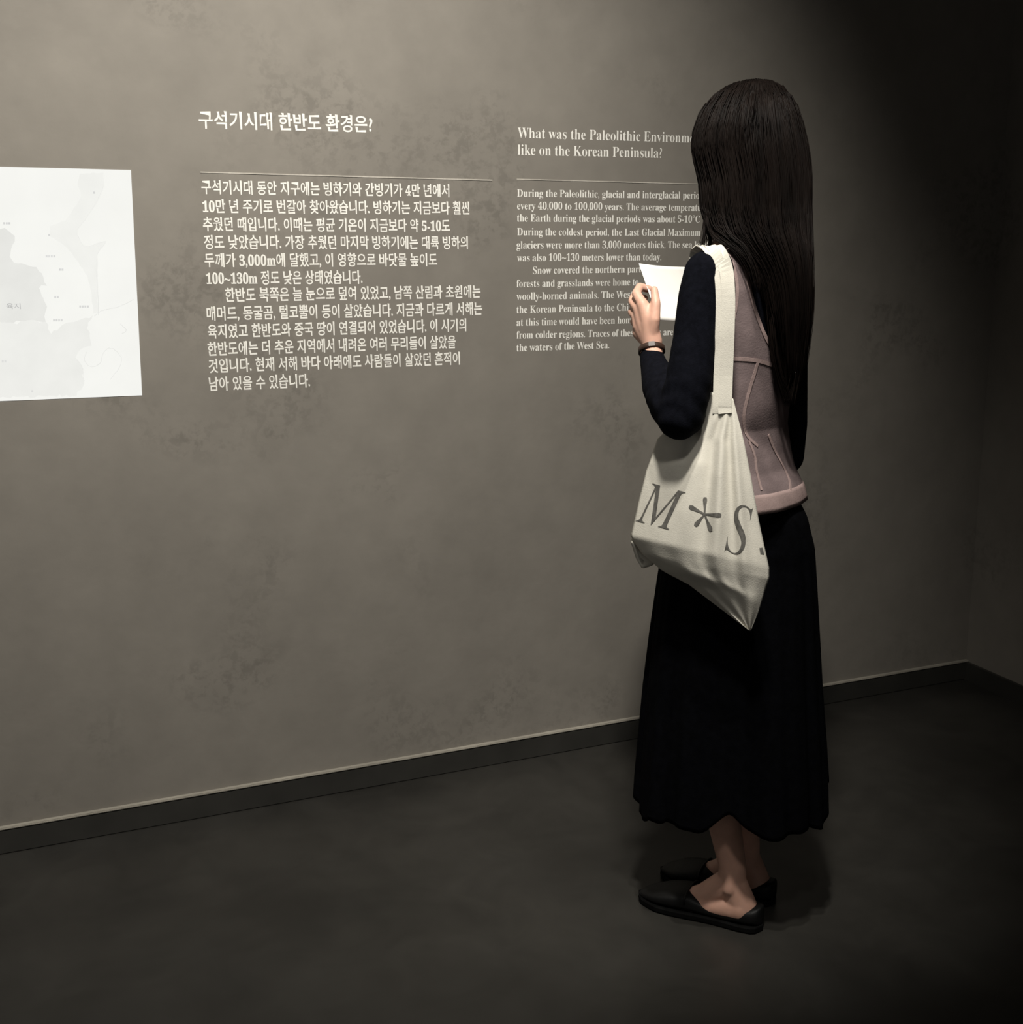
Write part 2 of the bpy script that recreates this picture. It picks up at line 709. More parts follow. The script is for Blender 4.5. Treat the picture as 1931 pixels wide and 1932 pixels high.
slab_on_wall('sea_area', crop_pts(jag(SEA_W)), MAPY - 0.0006, MAPY, M_sea, mp)
slab_on_wall('sea_area', crop_pts(jag(SEA_S)), MAPY - 0.0006, MAPY, M_sea2, mp)
slab_on_wall('sea_area', crop_pts(jag(STRIP, amp=3)), MAPY - 0.0006, MAPY, M_strip, mp)
LINES = [[(575, 600), (600, 660), (650, 692), (785, 655), (730, 740), (722, 850), (728, 1000), (724, 1200)],
         [(770, 240), (735, 335), (660, 450), (578, 560)],
         [(700, 1210), (760, 1170), (880, 1130), (990, 1085)],
         [(640, 1470), (625, 1540), (680, 1585), (740, 1560), (770, 1480), (830, 1450), (900, 1520), (880, 1600), (820, 1680)],
         [(560, 1520), (610, 1590), (622, 1720)], [(900, 1270), (940, 1310), (910, 1340)]]
V, Fc = [], []
for l in LINES:
    sm = catmull([(a + RNG.normal(0, 3), b + RNG.normal(0, 3)) for a, b in l], 40)
    pts = [q + Vector((0, -0.0012, 0)) for q in crop_pts([tuple(p + RNG.normal(0, 2, 2)) for p in sm])]
    v, f = tube(pts, 0.0006, 4)
    Fc += [tuple(i + len(V) for i in g) for g in f]
    V += v
link('coastline', mesh_of(V, Fc), M_line, mp)
for (cx, cy, n) in [(375, 762, 4), (455, 862, 2), (420, 1066, 2), (625, 1137, 4), (430, 1238, 4), (50, 518, 3), (365, 605, 1), (30, 1545, 2), (700, 290, 1), (240, 1765, 1)]:
    V, Fc = [], []
    for k in range(n):
        x = cx + (k - (n - 1) / 2) * 19
        q = crop_pts([(x - 7, cy - 8), (x + 7, cy - 8), (x + 7, cy + 8), (x - 7, cy + 8)])
        b = len(V)
        V += [(p.x, MAPY - 0.0009, p.z) for p in q]
        Fc.append((b, b + 1, b + 2, b + 3))
    link('place_mark', mesh_of(V, Fc), lit('lit_mark', (1, 1, .98), 0.68, 0.08, 60), mp, smooth=False)
me = text_mesh('육지', 0.01)
x0, x1 = x_extent(me)
p0, p1 = on_wall(12, 582), on_wall(39, 582)
place_line('map_lettering', me, (x0, x1), p0, p1, 0.0135, 0.0, None, M_mark)
o = bpy.data.objects['map_lettering']
o.parent = mp
o.data.transform(Matrix.Translation(-mp.location + Vector((0, -0.0018, 0))))

# ------------------------------------------------------------------ the visitor
PHI = math.radians(55)
CU, CV = 0.436, 2.41                        # where she stands, heading frame
FU, FV = -math.sin(PHI), math.cos(PHI)      # the way she faces
LU, LV = -FV, FU                            # her left


def P(l, f, z):
    """her own axes (left, forward, up) -> room"""
    return W(CU + l * LU + f * FU, CV + l * LV + f * FV, z)


LEFT = P(1, 0, 0) - P(0, 0, 0)
FWD = P(0, 1, 0) - P(0, 0, 0)
UP = Vector((0, 0, 1))

M_skin = noise_var(mat('skin', (0.52, 0.30, 0.21), 0.5, 0.35, Subsurface_Weight=0.12), (0.56, 0.33, 0.25), 30, 0.9, 1.08, 0.08)
M_skin.node_tree.nodes['Principled BSDF'].inputs['Subsurface Radius'].default_value = (0.01, 0.004, 0.002)
M_black = noise_var(mat('black_knit', (0.006, 0.006, 0.008), 0.95, 0.04), (0.0032, 0.0035, 0.0056), 90, 0.7, 1.3, 0.3, bscale=400)
M_skirt = noise_var(mat('black_skirt_cloth', (0.004, 0.004, 0.005), 0.95, 0.03), (0.0018, 0.0019, 0.0026), 60, 0.7, 1.3, 0.2, bscale=300)
M_shoe = noise_var(mat('black_leather', (0.008, 0.008, 0.008), 0.5, 0.22), (0.005, 0.005, 0.005), 60, 0.8, 1.2, 0.15, bscale=250)
M_sole = noise_var(mat('black_rubber', (0.006, 0.006, 0.006), 0.85, 0.06), (0.004, 0.004, 0.004), 60)
M_pink = noise_var(mat('sheer_pink_cloth', (0.22, 0.155, 0.15), 0.85, 0.1), (0.215, 0.165, 0.165), 22, 0.8, 1.2, 0.25, bscale=300)
M_pink2 = noise_var(mat('doubled_pink_cloth', (0.45, 0.31, 0.29), 0.85, 0.1), (0.30, 0.222, 0.21), 40, 0.88, 1.1, 0.2, bscale=300)
nt = M_pink.node_tree
tr = nt.nodes.new('ShaderNodeBsdfTransparent')
mx = nt.nodes.new('ShaderNodeMixShader')
mx.inputs[0].default_value = 0.18
out = nt.nodes['Material Output']
nt.links.new(nt.nodes['Principled BSDF'].outputs[0], mx.inputs[1])
nt.links.new(tr.outputs[0], mx.inputs[2])
nt.links.new(mx.outputs[0], out.inputs['Surface'])
M_canvas = noise_var(mat('cream_canvas', (0.62, 0.58, 0.48), 0.9, 0.1), (0.62, 0.595, 0.525), 25, 0.93, 1.05, 0.35, bscale=420, bdist=0.001)
M_ink = noise_var(mat('grey_print', (0.12, 0.115, 0.105), 0.9, 0.1), (0.12, 0.115, 0.105), 120, 0.75, 1.4)
M_hair = noise_var(mat('dark_brown_hair', (0.009, 0.006, 0.005), 0.55, 0.09), (0.0046, 0.0030, 0.0024), 60, 0.6, 1.6, stretch=(1, 1, 0.05))
M_strap = noise_var(mat('dark_brown_leather', (0.03, 0.016, 0.011), 0.5, 0.4), (0.03, 0.016, 0.011), 60)
M_paper = noise_var(mat('white_paper', (0.85, 0.84, 0.8), 0.7, 0.2), (0.85, 0.84, 0.80), 20, 0.97, 1.02)
M_eye = noise_var(mat('eye_white', (0.7, 0.68, 0.65), 0.2, 0.5), (0.7, 0.68, 0.65), 60)
M_iris = noise_var(mat('dark_iris', (0.02, 0.01, 0.006), 0.15, 0.5), (0.02, 0.01, 0.006), 200)
M_lip = noise_var(mat('lip', (0.4, 0.15, 0.13), 0.45, 0.4), (0.4, 0.15, 0.13), 80)

lady = empty('person', P(0, 0.02, 0), 'person with very long dark hair in black sleeves and skirt reading a white paper', 'person')


def tring(z, off, a, b, n=48, wob=None):
    out = []
    for k in range(n):
        q = 2 * math.pi * k / n
        c, s = math.cos(q), math.sin(q)
        e = 0.9
        cc = math.copysign(abs(c) ** e, c)
        ss = math.copysign(abs(s) ** e, s)
        r = 1.0 if wob is None else wob(q, z)
        out.append(P(a * cc * r, off - b * ss * r, z))
    return out


TORSO = [(0.80, 0, .105, .072), (.86, -.003, .100, .070), (.95, 0, .096, .066), (1.02, 0, .102, .066), (1.10, 0, .122, .080), (1.20, .006, .134, .092),
         (1.28, .0, .142, .084), (1.325, -.006, .138, .070), (1.36, -.012, .110, .056), (1.385, -.012, .066, .048)]


def interp(tab, z):
    zs = [t[0] for t in tab]
    return [float(np.interp(z, zs, [t[i] for t in tab])) for i in range(1, len(tab[0]))]


# joints (room coordinates)
sh_l = KW(1334, 512, 2.275)
el_l = KW(1284, 785, 2.226)
wr_l = KW(1230, 655, 2.45)
sh_r = KW(1478, 512, 2.545)
el_r = KW(1484, 815, 2.56)
wr_r = P(-0.120, 0.125, 1.16)

# the two feet, from the floor points under the shoes
FEET = {}
for side, heel, toe in (('l', on_floor(1434, 1752), on_floor(1207, 1693)), ('r', on_floor(1458, 1702), on_floor(1248, 1648))):
    d = (toe - heel)
    ln = d.length
    d.normalize()
    n = Vector((-d.y, d.x, 0))               # to her left
    FEET[side] = (heel, d, n, ln)
ank_l = KW(1385, 1612, 2.345)
ank_r = KW(1428, 1605, 2.43)

body = Blob()
for i in range(1):
    V, Fc = ring_loft([tring(z, o_, a, b) for z, o_, a, b in TORSO])
    body.solid(V, Fc)
# neck and head (tilted down to the paper)
HC = P(0, -0.012, 1.545)                      # middle of the skull
hf = (FWD * 0.96 - UP * 0.26).normalized()   # where the face points
hu = LEFT.cross(-hf).normalized()
if hu.z < 0:
    hu = -hu


def HP(l, f, z):
    return HC + LEFT * l + hf * f + hu * z


body.chain([(P(0, -0.02, 1.36), .055), (P(0, 0.0, 1.43), .050), (HP(0, -0.02, -0.04), .055)])
body.ell(HC, LEFT * 0.072, hf * 0.088, hu * 0.092)
body.ell(HP(0, 0.03, -0.045), LEFT * 0.060, hf * 0.058, hu * 0.078)
body.ell(HP(0, 0.052, -0.098), LEFT * 0.028, hf * 0.026, hu * 0.022)      # chin
body.chain([(HP(0, 0.083, 0.004), .010), (HP(0, 0.100, -0.040), .0135)])   # nose
for s in (-1, 1):
    body.chain([(HP(s * .008, .094, -.045), .008), (HP(s * .012, .09, -.046), .007)])
    body.ell(HP(s * .040, .060, -.03), LEFT * .024, hf * .022, hu * .020)  # cheek
    body.chain([(HP(s * .016, .083, .022), .009), (HP(s * .045, .070, .022), .008)])   # brow
    body.ell(HP(s * .073, -.005, -.02), LEFT * .010 + hf * .004, hf * .018, hu * .031)     # ear
body.chain([(HP(-.018, .078, -.070), .007), (HP(.018, .078, -.070), .007)])
body.chain([(HP(-.014, .077, -.080), .0075), (HP(.014, .077, -.080), .0075)])
# arms
body.chain([(P(.085, -.015, 1.312), .034), (sh_l, .034), (sh_l.lerp(el_l, .5), .030), (el_l, .028)])
body.chain([(el_l, .028), (KW(1268, 762, 2.27), .028), (KW(1250, 728, 2.345), .026), (KW(1236, 695, 2.41), .0205), (wr_l, .019)])
body.chain([(P(-.09, -.015, 1.318), .040), (sh_r, .034), (sh_r.lerp(el_r, .5), .030), (el_r, .028)])
body.chain([(el_r, .028), (el_r.lerp(wr_r, .35), .028), (el_r.lerp(wr_r, .85), .021), (wr_r, .019)])
# left hand: palm, four curled fingers behind the sheet, thumb on its near face
w0 = KW(1229, 645, 2.45)


def hand_chain(pts):
    body.chain([(KW(x, y, v), r) for x, y, v, r in pts])


hand_chain([(1231, 645, 2.450, .0200), (1223, 600, 2.452, .0165), (1213, 574, 2.457, .0118)])
hand_chain([(1229, 645, 2.452, .0190), (1213, 606, 2.462, .0150), (1206, 585, 2.466, .0115)])
hand_chain([(1227, 645, 2.455, .0180), (1207, 615, 2.470, .0140), (1202, 598, 2.474, .0108)])
hand_chain([(1227, 645, 2.458, .0170), (1205, 628, 2.476, .0125), (1203, 613, 2.480, .0095)])
hand_chain([(1213, 574, 2.457, .0108), (1201, 554, 2.474, .0094), (1208, 541, 2.494, .0086), (1226, 546, 2.499, .0076)])
hand_chain([(1206, 585, 2.466, .0105), (1194, 569, 2.488, .0092), (1197, 559, 2.508, .0084), (1217, 563, 2.508, .0074)])
hand_chain([(1202, 598, 2.474, .0100), (1193, 589, 2.492, .0088), (1196, 581, 2.512, .0080), (1215, 584, 2.508, .0070)])
hand_chain([(1203, 613, 2.480, .0088), (1196, 607, 2.498, .0078), (1199, 600, 2.512, .0070), (1213, 602, 2.507, .0062)])
hand_chain([(1230, 632, 2.446, .0140), (1235, 603, 2.438, .0115), (1238, 573, 2.444, .0095), (1235, 546, 2.460, .0074)])
hand_chain([(1233, 606, 2.442, .0115), (1221, 588, 2.452, .0095)])        # web of the thumb
# right hand on the far edge of the sheet
PR = P(-0.125, 0.130, 1.27)                  # refined below by the sheet's own frame
rd = (PR - wr_r).normalized()
side_r = rd.cross(LEFT).normalized()
for k, (lx, sx) in enumerate(((.020, .060), (.007, .066), (-.007, .062), (-.020, .050))):
    base = wr_r + rd * 0.012 + FWD * lx * .6
    mcp = wr_r + rd * sx + FWD * lx
    body.chain([(base, .016), (mcp, .0112)])
    p2 = mcp + rd * .018 + LEFT * .018 + FWD * .004
    p3 = p2 + LEFT * .020 + rd * .004
    body.chain([(mcp, .0105), (p2, .009), (p3, .0082), (p3 + LEFT * .010 - rd * .003, .0075)])
tb = wr_r + rd * .02 - FWD * .018
body.chain([(wr_r, .017), (tb + rd * .02 - FWD * .006, .0125), (tb + rd * .045 + LEFT * .008, .0098), (tb + rd * .062 + LEFT * .022, .0078)])
# legs and feet
for s, an in (('l', ank_l), ('r', ank_r)):
    heel, d, n, ln = FEET[s]
    sg = 1 if s == 'l' else -1
    hip = P(sg * .048, 0, .82)
    knee = P(sg * .050, .012, .46)
    low = Vector((an.x, an.y, .16))
    # ankle above the heel
    a0 = heel + d * .062
    ankle = Vector((a0.x, a0.y, .088))
    body.chain([(hip, .060), (knee.lerp(hip, .1), .050), (knee, .050), (ankle.lerp(knee, .68) - d * .012, .047), (ankle.lerp(knee, .32), .033), (ankle + UP * .035, .0280), (ankle, .0290)])
    body.chain([(ankle, .0300), (heel + d * .036 + UP * .036, .030)])
    body.chain([(ankle + d * .006 - UP * .004, .0300), (heel + d * .120 + UP * .042, .0250), (heel + d * .175 + UP * .022, .015)])
    for wv in (-1, 1):
        body.chain([(heel + d * .04 + n * wv * .008 + UP * .036, .026), (heel + d * .17 + n * wv * .018 + UP * .022, .013), (heel + d * (ln - .045) + n * wv * .010 + UP * .019, .009)])
        body.chain([(ankle + n * wv * .020 - d * .002 - UP * .006, .0155), (ankle + n * wv * .016 + UP * .03, .013)])   # ankle bones
bm_ = body.build(0.0028, 5, 0.5)
person_body = link('body', bm_, M_skin, lady)

# eyes and lips
for s in (-1, 1):
    b2 = bmesh.new()
    bmesh.ops.create_icosphere(b2, subdivisions=3, radius=.0115)
    for v in b2.verts:
        v.co = HP(s * .031, .0735, .002) + v.co
    me = bpy.data.meshes.new('eye')
    b2.to_mesh(me)
    b2.free()
    ey = link('eye', me, M_eye, lady)
    b2 = bmesh.new()
    bmesh.ops.create_icosphere(b2, subdivisions=2, radius=.0055)
    for v in b2.verts:
        v.co = HP(s * .031, .0735, .002) + hf * .0075 + v.co
    me = bpy.data.meshes.new('iris')
    b2.to_mesh(me)
    b2.free()
    link('iris', me, M_iris, ey)

# ---- black top with sleeves
top = Blob()
V, Fc = ring_loft([tring(z, o_, a + .006, b + .006) for z, o_, a, b in [(max(t[0], .84), *t[1:]) for t in TORSO[1:-1]]])
top.solid(V, Fc)
top.chain([(P(.085, -.012, 1.318), .040), (KW(1335, 517, 2.278), .0425), (KW(1322, 560, 2.268), .0400), (KW(1312, 640, 2.252), .0400), (KW(1300, 720, 2.232), .042), (KW(1284, 785, 2.226), .0425)])
top.chain([(KW(1284, 785, 2.226), .0425), (KW(1268, 762, 2.27), .0430), (KW(1250, 728, 2.345), .0385), (KW(1236, 695, 2.41), .0275), (KW(1230, 674, 2.440), .0235)])
top.chain([(P(-.09, -.012, 1.325), .052), (sh_r, .044), (KW(1487, 600, 2.55), .040), (KW(1486, 700, 2.555), .041), (KW(1484, 800, 2.56), .043), (KW(1481, 860, 2.56), .040)])
top.chain([(KW(1481, 860, 2.56), .040), (KW(1481, 860, 2.56).lerp(wr_r, .5), .036), (KW(1481, 860, 2.56).lerp(wr_r, .86), .026)])
me = top.build(0.0035, 8, 0.5)
nv = len(me.vertices)                        # soft creases around the elbow
co, no = np.empty(nv * 3, np.float32), np.empty(nv * 3, np.float32)
me.vertices.foreach_get('co', co)
me.vertices.foreach_get('normal', no)
co, no = co.reshape(-1, 3), no.reshape(-1, 3)
kk = np.exp(-(np.linalg.norm(co - np.array(el_l), axis=1) / .09) ** 2)
co += no * (kk * .0014 * np.sin(co[:, 2] * 150 + co[:, 0] * 130 + 2 * np.sin(co[:, 1] * 60)))[:, None]
me.vertices.foreach_set('co', co.ravel())
me.update()
link('long_sleeve_top', me, M_black, lady)

# ---- long black skirt, gathered into folds
OUT = [(900, 1290, 1504), (935, 1278, 1512), (1030, 1254, 1536), (1100, 1243, 1541), (1200, 1229, 1546), (1300, 1217, 1551), (1400, 1208, 1558), (1470, 1202, 1562), (1560, 1196, 1564)]
SZ, SC_, SW = [], [], []
for y, xl, xr in OUT:
    a, b = K(xl, y, CV), K(xr, y, CV)
    SZ.append(a.z)
    SC_.append((a.x + b.x) / 2)
    SW.append((b.x - a.x) / 2)
order = np.argsort(SZ)
SZ, SC_, SW = np.array(SZ)[order], np.array(SC_)[order], np.array(SW)[order]
rings = []
NR, NS = 70, 300
ZT = 0.93
PH = RNG.uniform(0, 6.28, 4)


def hem(q):
    """height of the hem around the skirt (q = 0 right, -pi/2 towards the camera)"""
    z = .232 + .010 * math.sin(3 * q + 1.0) + .008 * math.sin(8 * q + PH[0]) + .003 * math.sin(17 * q + PH[1])
    z += .034 * math.exp(-((q - .12) / .30) ** 2)
    dq = (q + 1.72 + math.pi) % (2 * math.pi) - math.pi
    z += .030 * math.exp(-(dq / .14) ** 2)
    dq = (q + 2.55 + math.pi) % (2 * math.pi) - math.pi
    z -= .012 * math.exp(-(dq / .07) ** 2)
    return z


for i in range(NR + 1):
    t = i / NR
    ring = []
    for k in range(NS):
        q = 2 * math.pi * k / NS - math.pi
        z = ZT + (hem(q) - ZT) * t
        uc, hw = float(np.interp(z, SZ, SC_)), float(np.interp(z, SZ, SW))
        if z > .84:
            hw *= 1 - (z - .84) * 2.2
        fold = max(0.0, t - .08) ** .8
        w = .5 * math.cos(11 * q + PH[2] + .6 * math.sin(3 * q)) + .35 * math.cos(19 * q + PH[3] + .8 * math.sin(2 * q + 1)) + .2 * math.cos(31 * q)
        r = 1 + .058 * fold * (w - .55)
        depth = .84 + .10 * min(1, max(0, (z - .76) / .1))
        ring.append(W(uc + hw * r * math.cos(q), CV + .005 + hw * depth * r * math.sin(q), z))
    rings.append(ring)
V, Fc = ring_loft(rings, cap=False)
sk = link('skirt', mesh_of(V, Fc), M_skirt, lady)
sm = sk.modifiers.new('cloth', 'SOLIDIFY')
sm.thickness = .002
sm.offset = -1

# ---- sheer vest
VEST = [(.870, -.014, .157, .117), (.90, -.012, .155, .110), (.94, -.006, .148, .097), (.97, -.002, .144, .094), (1.02, 0, .136, .088), (1.10, 0, .138, .094), (1.20, .004, .146, .104),
        (1.28, .0, .152, .096), (1.325, -.006, .150, .082), (1.36, -.012, .122, .068), (1.385, -.012, .078, .058)]


def vest_wob(q, z):
    # q 90 deg is the middle of the back
    d = 1.0
    d += .020 * math.sin(5 * q + z * 18) * max(0, min(1, (1.12 - z) / .2))
    d += .030 * math.exp(-((z - 1.065) / .035) ** 2 - ((q - 1.15) / .5) ** 2)       # cloth bunched over the waist
    d -= .040 * math.exp(-((z - 1.000 + .07 * (q - 1.1)) / .020) ** 2 - ((q - 1.15) / .5) ** 2)
    d += .035 * math.exp(-((z - .90) / .03) ** 2 - ((q - 1.6) / .35) ** 2)
    d += .006 * math.sin(14 * q + 40 * z)
    return d


NZ, NQ = 150, 240
zs = np.linspace(.873, 1.383, NZ)
rings = []
for i, z in enumerate(zs):
    o_, a, b = interp(VEST, z)
    ring = tring(z, o_, a, b, NQ, vest_wob)
    rings.append(ring)
V, Fc = ring_loft(rings, cap=False)


def pix(p):
    """room point -> photo pixel"""
    q = Vector(p)
    u, v, w = q.x * SA - q.y * CA, q.x * CA + q.y * SA, q.z - H
    dd = v * CP - w * SP
    up = v * SP + w * CP
    return CX + F_PX * u / dd, CY - F_PX * up / dd


def inside(x, y, poly):
    c = False
    j = len(poly) - 1
    for i in range(len(poly)):
        xi, yi = poly[i]
        xj, yj = poly[j]
        if (yi > y) != (yj > y) and x < (xj - xi) * (y - yi) / (yj - yi) + xi:
            c = not c
        j = i
    return c


vest_full = BVHTree.FromPolygons(V, Fc)
CAMW = Vector((0, 0, H))


def on_vest(x, y, off=.0015):
    a, b, c = ray(x, y)
    d = W(a, b, c).normalized()
    hit = vest_full.ray_cast(CAMW, d)
    if hit[0] is None:
        hit = vest_full.find_nearest(CAMW + d * 2.38)
    nn = hit[1]
    if nn.dot(d) > 0:
        nn = -nn
    return hit[0] + nn * off


# pattern pieces cut away on the back: open V at the middle back, and the left armhole
VCUT = [(1404, 440), (1409, 500), (1413, 530), (1424, 575), (1440, 620), (1455, 650), (1475, 668), (1560, 690), (1600, 440)]
ARM = [(1300, 440), (1368, 462), (1384, 500), (1391, 530), (1391, 560), (1387, 590), (1381, 618), (1370, 650), (1345, 680), (1280, 690), (1250, 560)]
keep = []
for f in Fc:
    c = sum((V[i] for i in f), Vector()) / len(f)
    rel = c - P(0, 0, c.z)
    l_, f_ = rel.dot(LEFT), rel.dot(FWD)
    x, y = pix(c)
    near = (c - Vector((0, 0, c.z))).length < 2.47 and (l_ > .02 or f_ < -.03)
    if near and f_ < .06:
        if inside(x, y, VCUT) or inside(x, y, ARM):
            continue
    else:
        z = c.z
        if f_ > 0 and z > 1.27 and abs(l_) < .085 - (1.385 - z) * .3:
            continue                                # front neckline
        if l_ < -.11 and z > 1.19:
            continue                                # right armhole
        if z > 1.33 and abs(l_) < .07:
            continue
    keep.append(f)
me = mesh_of(V, keep)
b2 = bmesh.new()
b2.from_mesh(me)
bmesh.ops.delete(b2, geom=[v for v in b2.verts if not v.link_faces], context='VERTS')
b2.to_mesh(me)
b2.free()
vest = link('sheer_vest', me, M_pink, lady)


def trim(name, pts, wpx, n=60, parent=vest, material=None):
    """narrow doubled band of cloth laid on the vest, given by points on it"""
    c = catmull(pts, n)
    mid = [on_vest(x, y, .0010) for x, y in c]
    V, Fc = [], []
    for i, p in enumerate(mid):
        t = (mid[min(i + 1, n - 1)] - mid[max(i - 1, 0)]).normalized()
        nn = vest_full.find_nearest(p)[1]
        if nn.dot(CAMW - p) < 0:
            nn = -nn
        s = t.cross(nn).normalized() * (wpx * .00101 / 2)
        V += [p - s - nn * .0006, p - s * .98 + nn * .0004, p + s * .98 + nn * .0004, p + s - nn * .0006]
    for i in range(n - 1):
        for k in range(4):
            Fc.append((4 * i + k, 4 * i + (k + 1) % 4, 4 * i + 4 + (k + 1) % 4, 4 * i + 4 + k))
    Fc += [(3, 2, 1, 0), tuple(4 * (n - 1) + k for k in range(4))]
    return link(name, mesh_of(V, Fc), material or M_pink2, parent, smooth=False)


trim('back_opening_trim', [(1406, 500), (1411, 528), (1422, 574), (1438, 620), (1453, 650), (1470, 668)], 7)
trim('armhole_trim', [(1366, 464), (1383, 500), (1390, 530), (1391, 560), (1387, 590), (1381, 618), (1370, 648)], 6)
trim('yoke_seam', [(1350, 676), (1382, 677), (1410, 678), (1432, 681), (1458, 689), (1475, 696)], 7)
trim('panel_seam', [(1430, 683), (1424, 704), (1413, 740), (1405, 775), (1404, 800), (1410, 822), (1430, 842)], 6)
trim('panel_seam', [(1450, 820), (1462, 850), (1478, 880), (1489, 905), (1492, 925)], 6)
trim('panel_seam', [(1413, 832), (1424, 860), (1428, 890), (1437, 925)], 5)
rings = []
for off, z in ((-.002, .906), (.0012, .906), (.0016, .900), (.0016, .880), (.0014, .8715), (-.002, .8715)):
    o_, a, b = interp(VEST, z)
    rings.append(tring(z, o_, a + off, b + off, NQ, vest_wob))
V, Fc = ring_loft(rings, cap=False)
link('hem_band', mesh_of(V, Fc), M_pink2, vest)

# ---- loafers: low closed shells that the feet rise out of
for s in ('l', 'r'):
    heel, d, n, ln = FEET[s]
    st = [(-.006, .004, .05), (-.004, .020, .052), (.01, .030, .050), (.035, .035, .044), (.07, .0355, .036), (.10, .037, .036), (.125, .040, .046), (.15, .043, .054), (.18, .0455, .048), (.21, .044, .040),
          (ln - .035, .036, .033), (ln - .014, .024, .027), (ln - .003, .010, .018), (ln + .001, .002, .012)]
    rings = []
    for sx, hw, ht in st:
        r = []
        off = .005 * math.sin(max(0, sx) / ln * math.pi) * (1 if s == 'r' else -1)
        for k in range(36):
            q = 2 * math.pi * k / 36
            c, s_ = math.cos(q), math.sin(q)
            cc = math.copysign(abs(c) ** .75, c)
            ss = math.copysign(abs(s_) ** .75, s_)
            zc = (ht + .010) / 2
            r.append(heel + d * sx + n * (hw * cc + off) + UP * (zc + (ht - .010) / 2 * ss))
        rings.append(r)
    V, Fc = ring_loft(rings)
    shoe = link('shoe', mesh_of(V, Fc), M_shoe, lady)
    sb = shoe.modifiers.new('s', 'SUBSURF')
    sb.levels = sb.render_levels = 1
    rings = []
    for zz, grow in ((0.0, .001), (.004, .004), (.012, .004), (.014, .002)):
        r = []
        prof = [(sx, hw) for sx, hw, _ in st]
        for k in range(60):
            t = k / 60
            if t < .5:
                u = t * 2
                sg = 1
            else:
                u = 2 - t * 2
                sg = -1
            sx = -.008 + u * (ln + .012)
            hw = float(np.interp(sx, [p[0] for p in prof], [p[1] for p in prof]))
            off = .005 * math.sin(max(0, min(1, sx / ln)) * math.pi) * (1 if s == 'r' else -1)
            r.append(heel + d * sx + n * (sg * (hw + grow) + off) + UP * zz)
        rings.append(r)
    V, Fc = ring_loft(rings)
    link('sole', mesh_of(V, Fc), M_sole, shoe, smooth=False)
    # stitched strap across the vamp
    pts = []
    for k in range(15):
        q = math.pi * (k / 14)
        sq = math.sin(q) ** .75
        pts.append(heel + d * .150 + n * (.0435 * math.copysign(abs(math.cos(q)) ** .75, math.cos(q)) + .005 * math.sin(.15 / ln * math.pi) * (1 if s == 'r' else -1)) + UP * (.032 + .0225 * sq))
    V, Fc = tube(pts, .0022, 6)
    link('vamp_strap', mesh_of(V, Fc), M_shoe, shoe)

# ---- leather band on the left wrist
bc, bd = KW(1230, 661, 2.447), (KW(1228, 640, 2.452) - KW(1233, 690, 2.415)).normalized()
bd = (bd + UP * .15).normalized()
ax = bd.cross(Vector((0.3, 1, 0.1))).normalized()
ay = bd.cross(ax).normalized()
V, Fc = [], []
NB = 48
prof = [(.0228, -.0058), (.0262, -.005), (.0262, .005), (.0228, .0058)]
for k in range(NB):
    q = 2 * math.pi * k / NB
    for r, hgt in prof:
        V.append(bc + (ax * math.cos(q) + ay * math.sin(q)) * r + bd * hgt)
for k in range(NB):
    for j in range(4):
        Fc.append((k * 4 + j, k * 4 + (j + 1) % 4, ((k + 1) % NB) * 4 + (j + 1) % 4, ((k + 1) % NB) * 4 + j))
br = link('bracelet', mesh_of(V, Fc), M_strap, lady)
V, Fc = [], []
q0 = max(range(NB), key=lambda k: (ax * math.cos(2 * math.pi * k / NB) + ay * math.sin(2 * math.pi * k / NB)).dot(CAMW - bc))
qa = 2 * math.pi * q0 / NB
dn = ax * math.cos(qa) + ay * math.sin(qa)
dt = bd.cross(dn)
for hh in (.0252, .0278):
    for sx, sy in ((-1, -1), (1, -1), (1, 1), (-1, 1)):
        V.append(bc + dn * hh + dt * .006 * sx + bd * .005 * sy)
link('clasp', mesh_of(V, [(3, 2, 1, 0), (4, 5, 6, 7), (0, 1, 5, 4), (1, 2, 6, 5), (2, 3, 7, 6), (3, 0, 4, 7)]), M_strap, br, smooth=False)

# ---- very long straight hair
HR = [  # y, left, right, depth of the middle, half depth
    (151, 1418, 1430, 2.425, .012), (156, 1390, 1456, 2.425, .045), (166, 1366, 1473, 2.425, .070), (186, 1343, 1490, 2.425, .092), (215, 1323, 1502, 2.42, .105),
    (250, 1310, 1511, 2.415, .112), (280, 1306, 1518, 2.41, .112), (310, 1312, 1523, 2.405, .108), (340, 1321, 1525, 2.395, .100), (400, 1326, 1526, 2.38, .088),
    (440, 1342, 1527, 2.355, .075), (470, 1374, 1528, 2.335, .062), (500, 1404, 1529, 2.325, .052), (540, 1422, 1530, 2.318, .044), (600, 1437, 1528, 2.315, .036),
    (650, 1449, 1522, 2.32, .030), (690, 1458, 1516, 2.325, .026), (725, 1470, 1509, 2.33, .020), (750, 1484, 1500, 2.332, .010)]
HRa = np.array(HR, float)
ys_f = np.concatenate([np.linspace(151, 215, 16), np.linspace(222, 750, 70)])


def hair_pt(y, q, grow=0.0, jx=0.0):
    xl, xr, v, hd = [float(np.interp(y, HRa[:, 0], HRa[:, i])) for i in range(1, 5)]
    a, b = K(xl, y, v), K(xr, y, v)
    m = (a + b) / 2
    hw = (b.x - a.x) / 2
    return W(m.x + (hw + grow) * math.cos(q) + jx, m.y + (hd + grow) * math.sin(q), m.z)


NQH = 220
lockph = RNG.uniform(0, 6.28, 6)


def groove(q, y):
    t = min(1, max(0, (y - 170) / 200))
    return (-.0030 * abs(math.sin(9 * q + lockph[0] + .0015 * y)) - .002 * abs(math.sin(23 * q + lockph[1])) - .0012 * abs(math.sin(47 * q + lockph[2]))) * t - .001


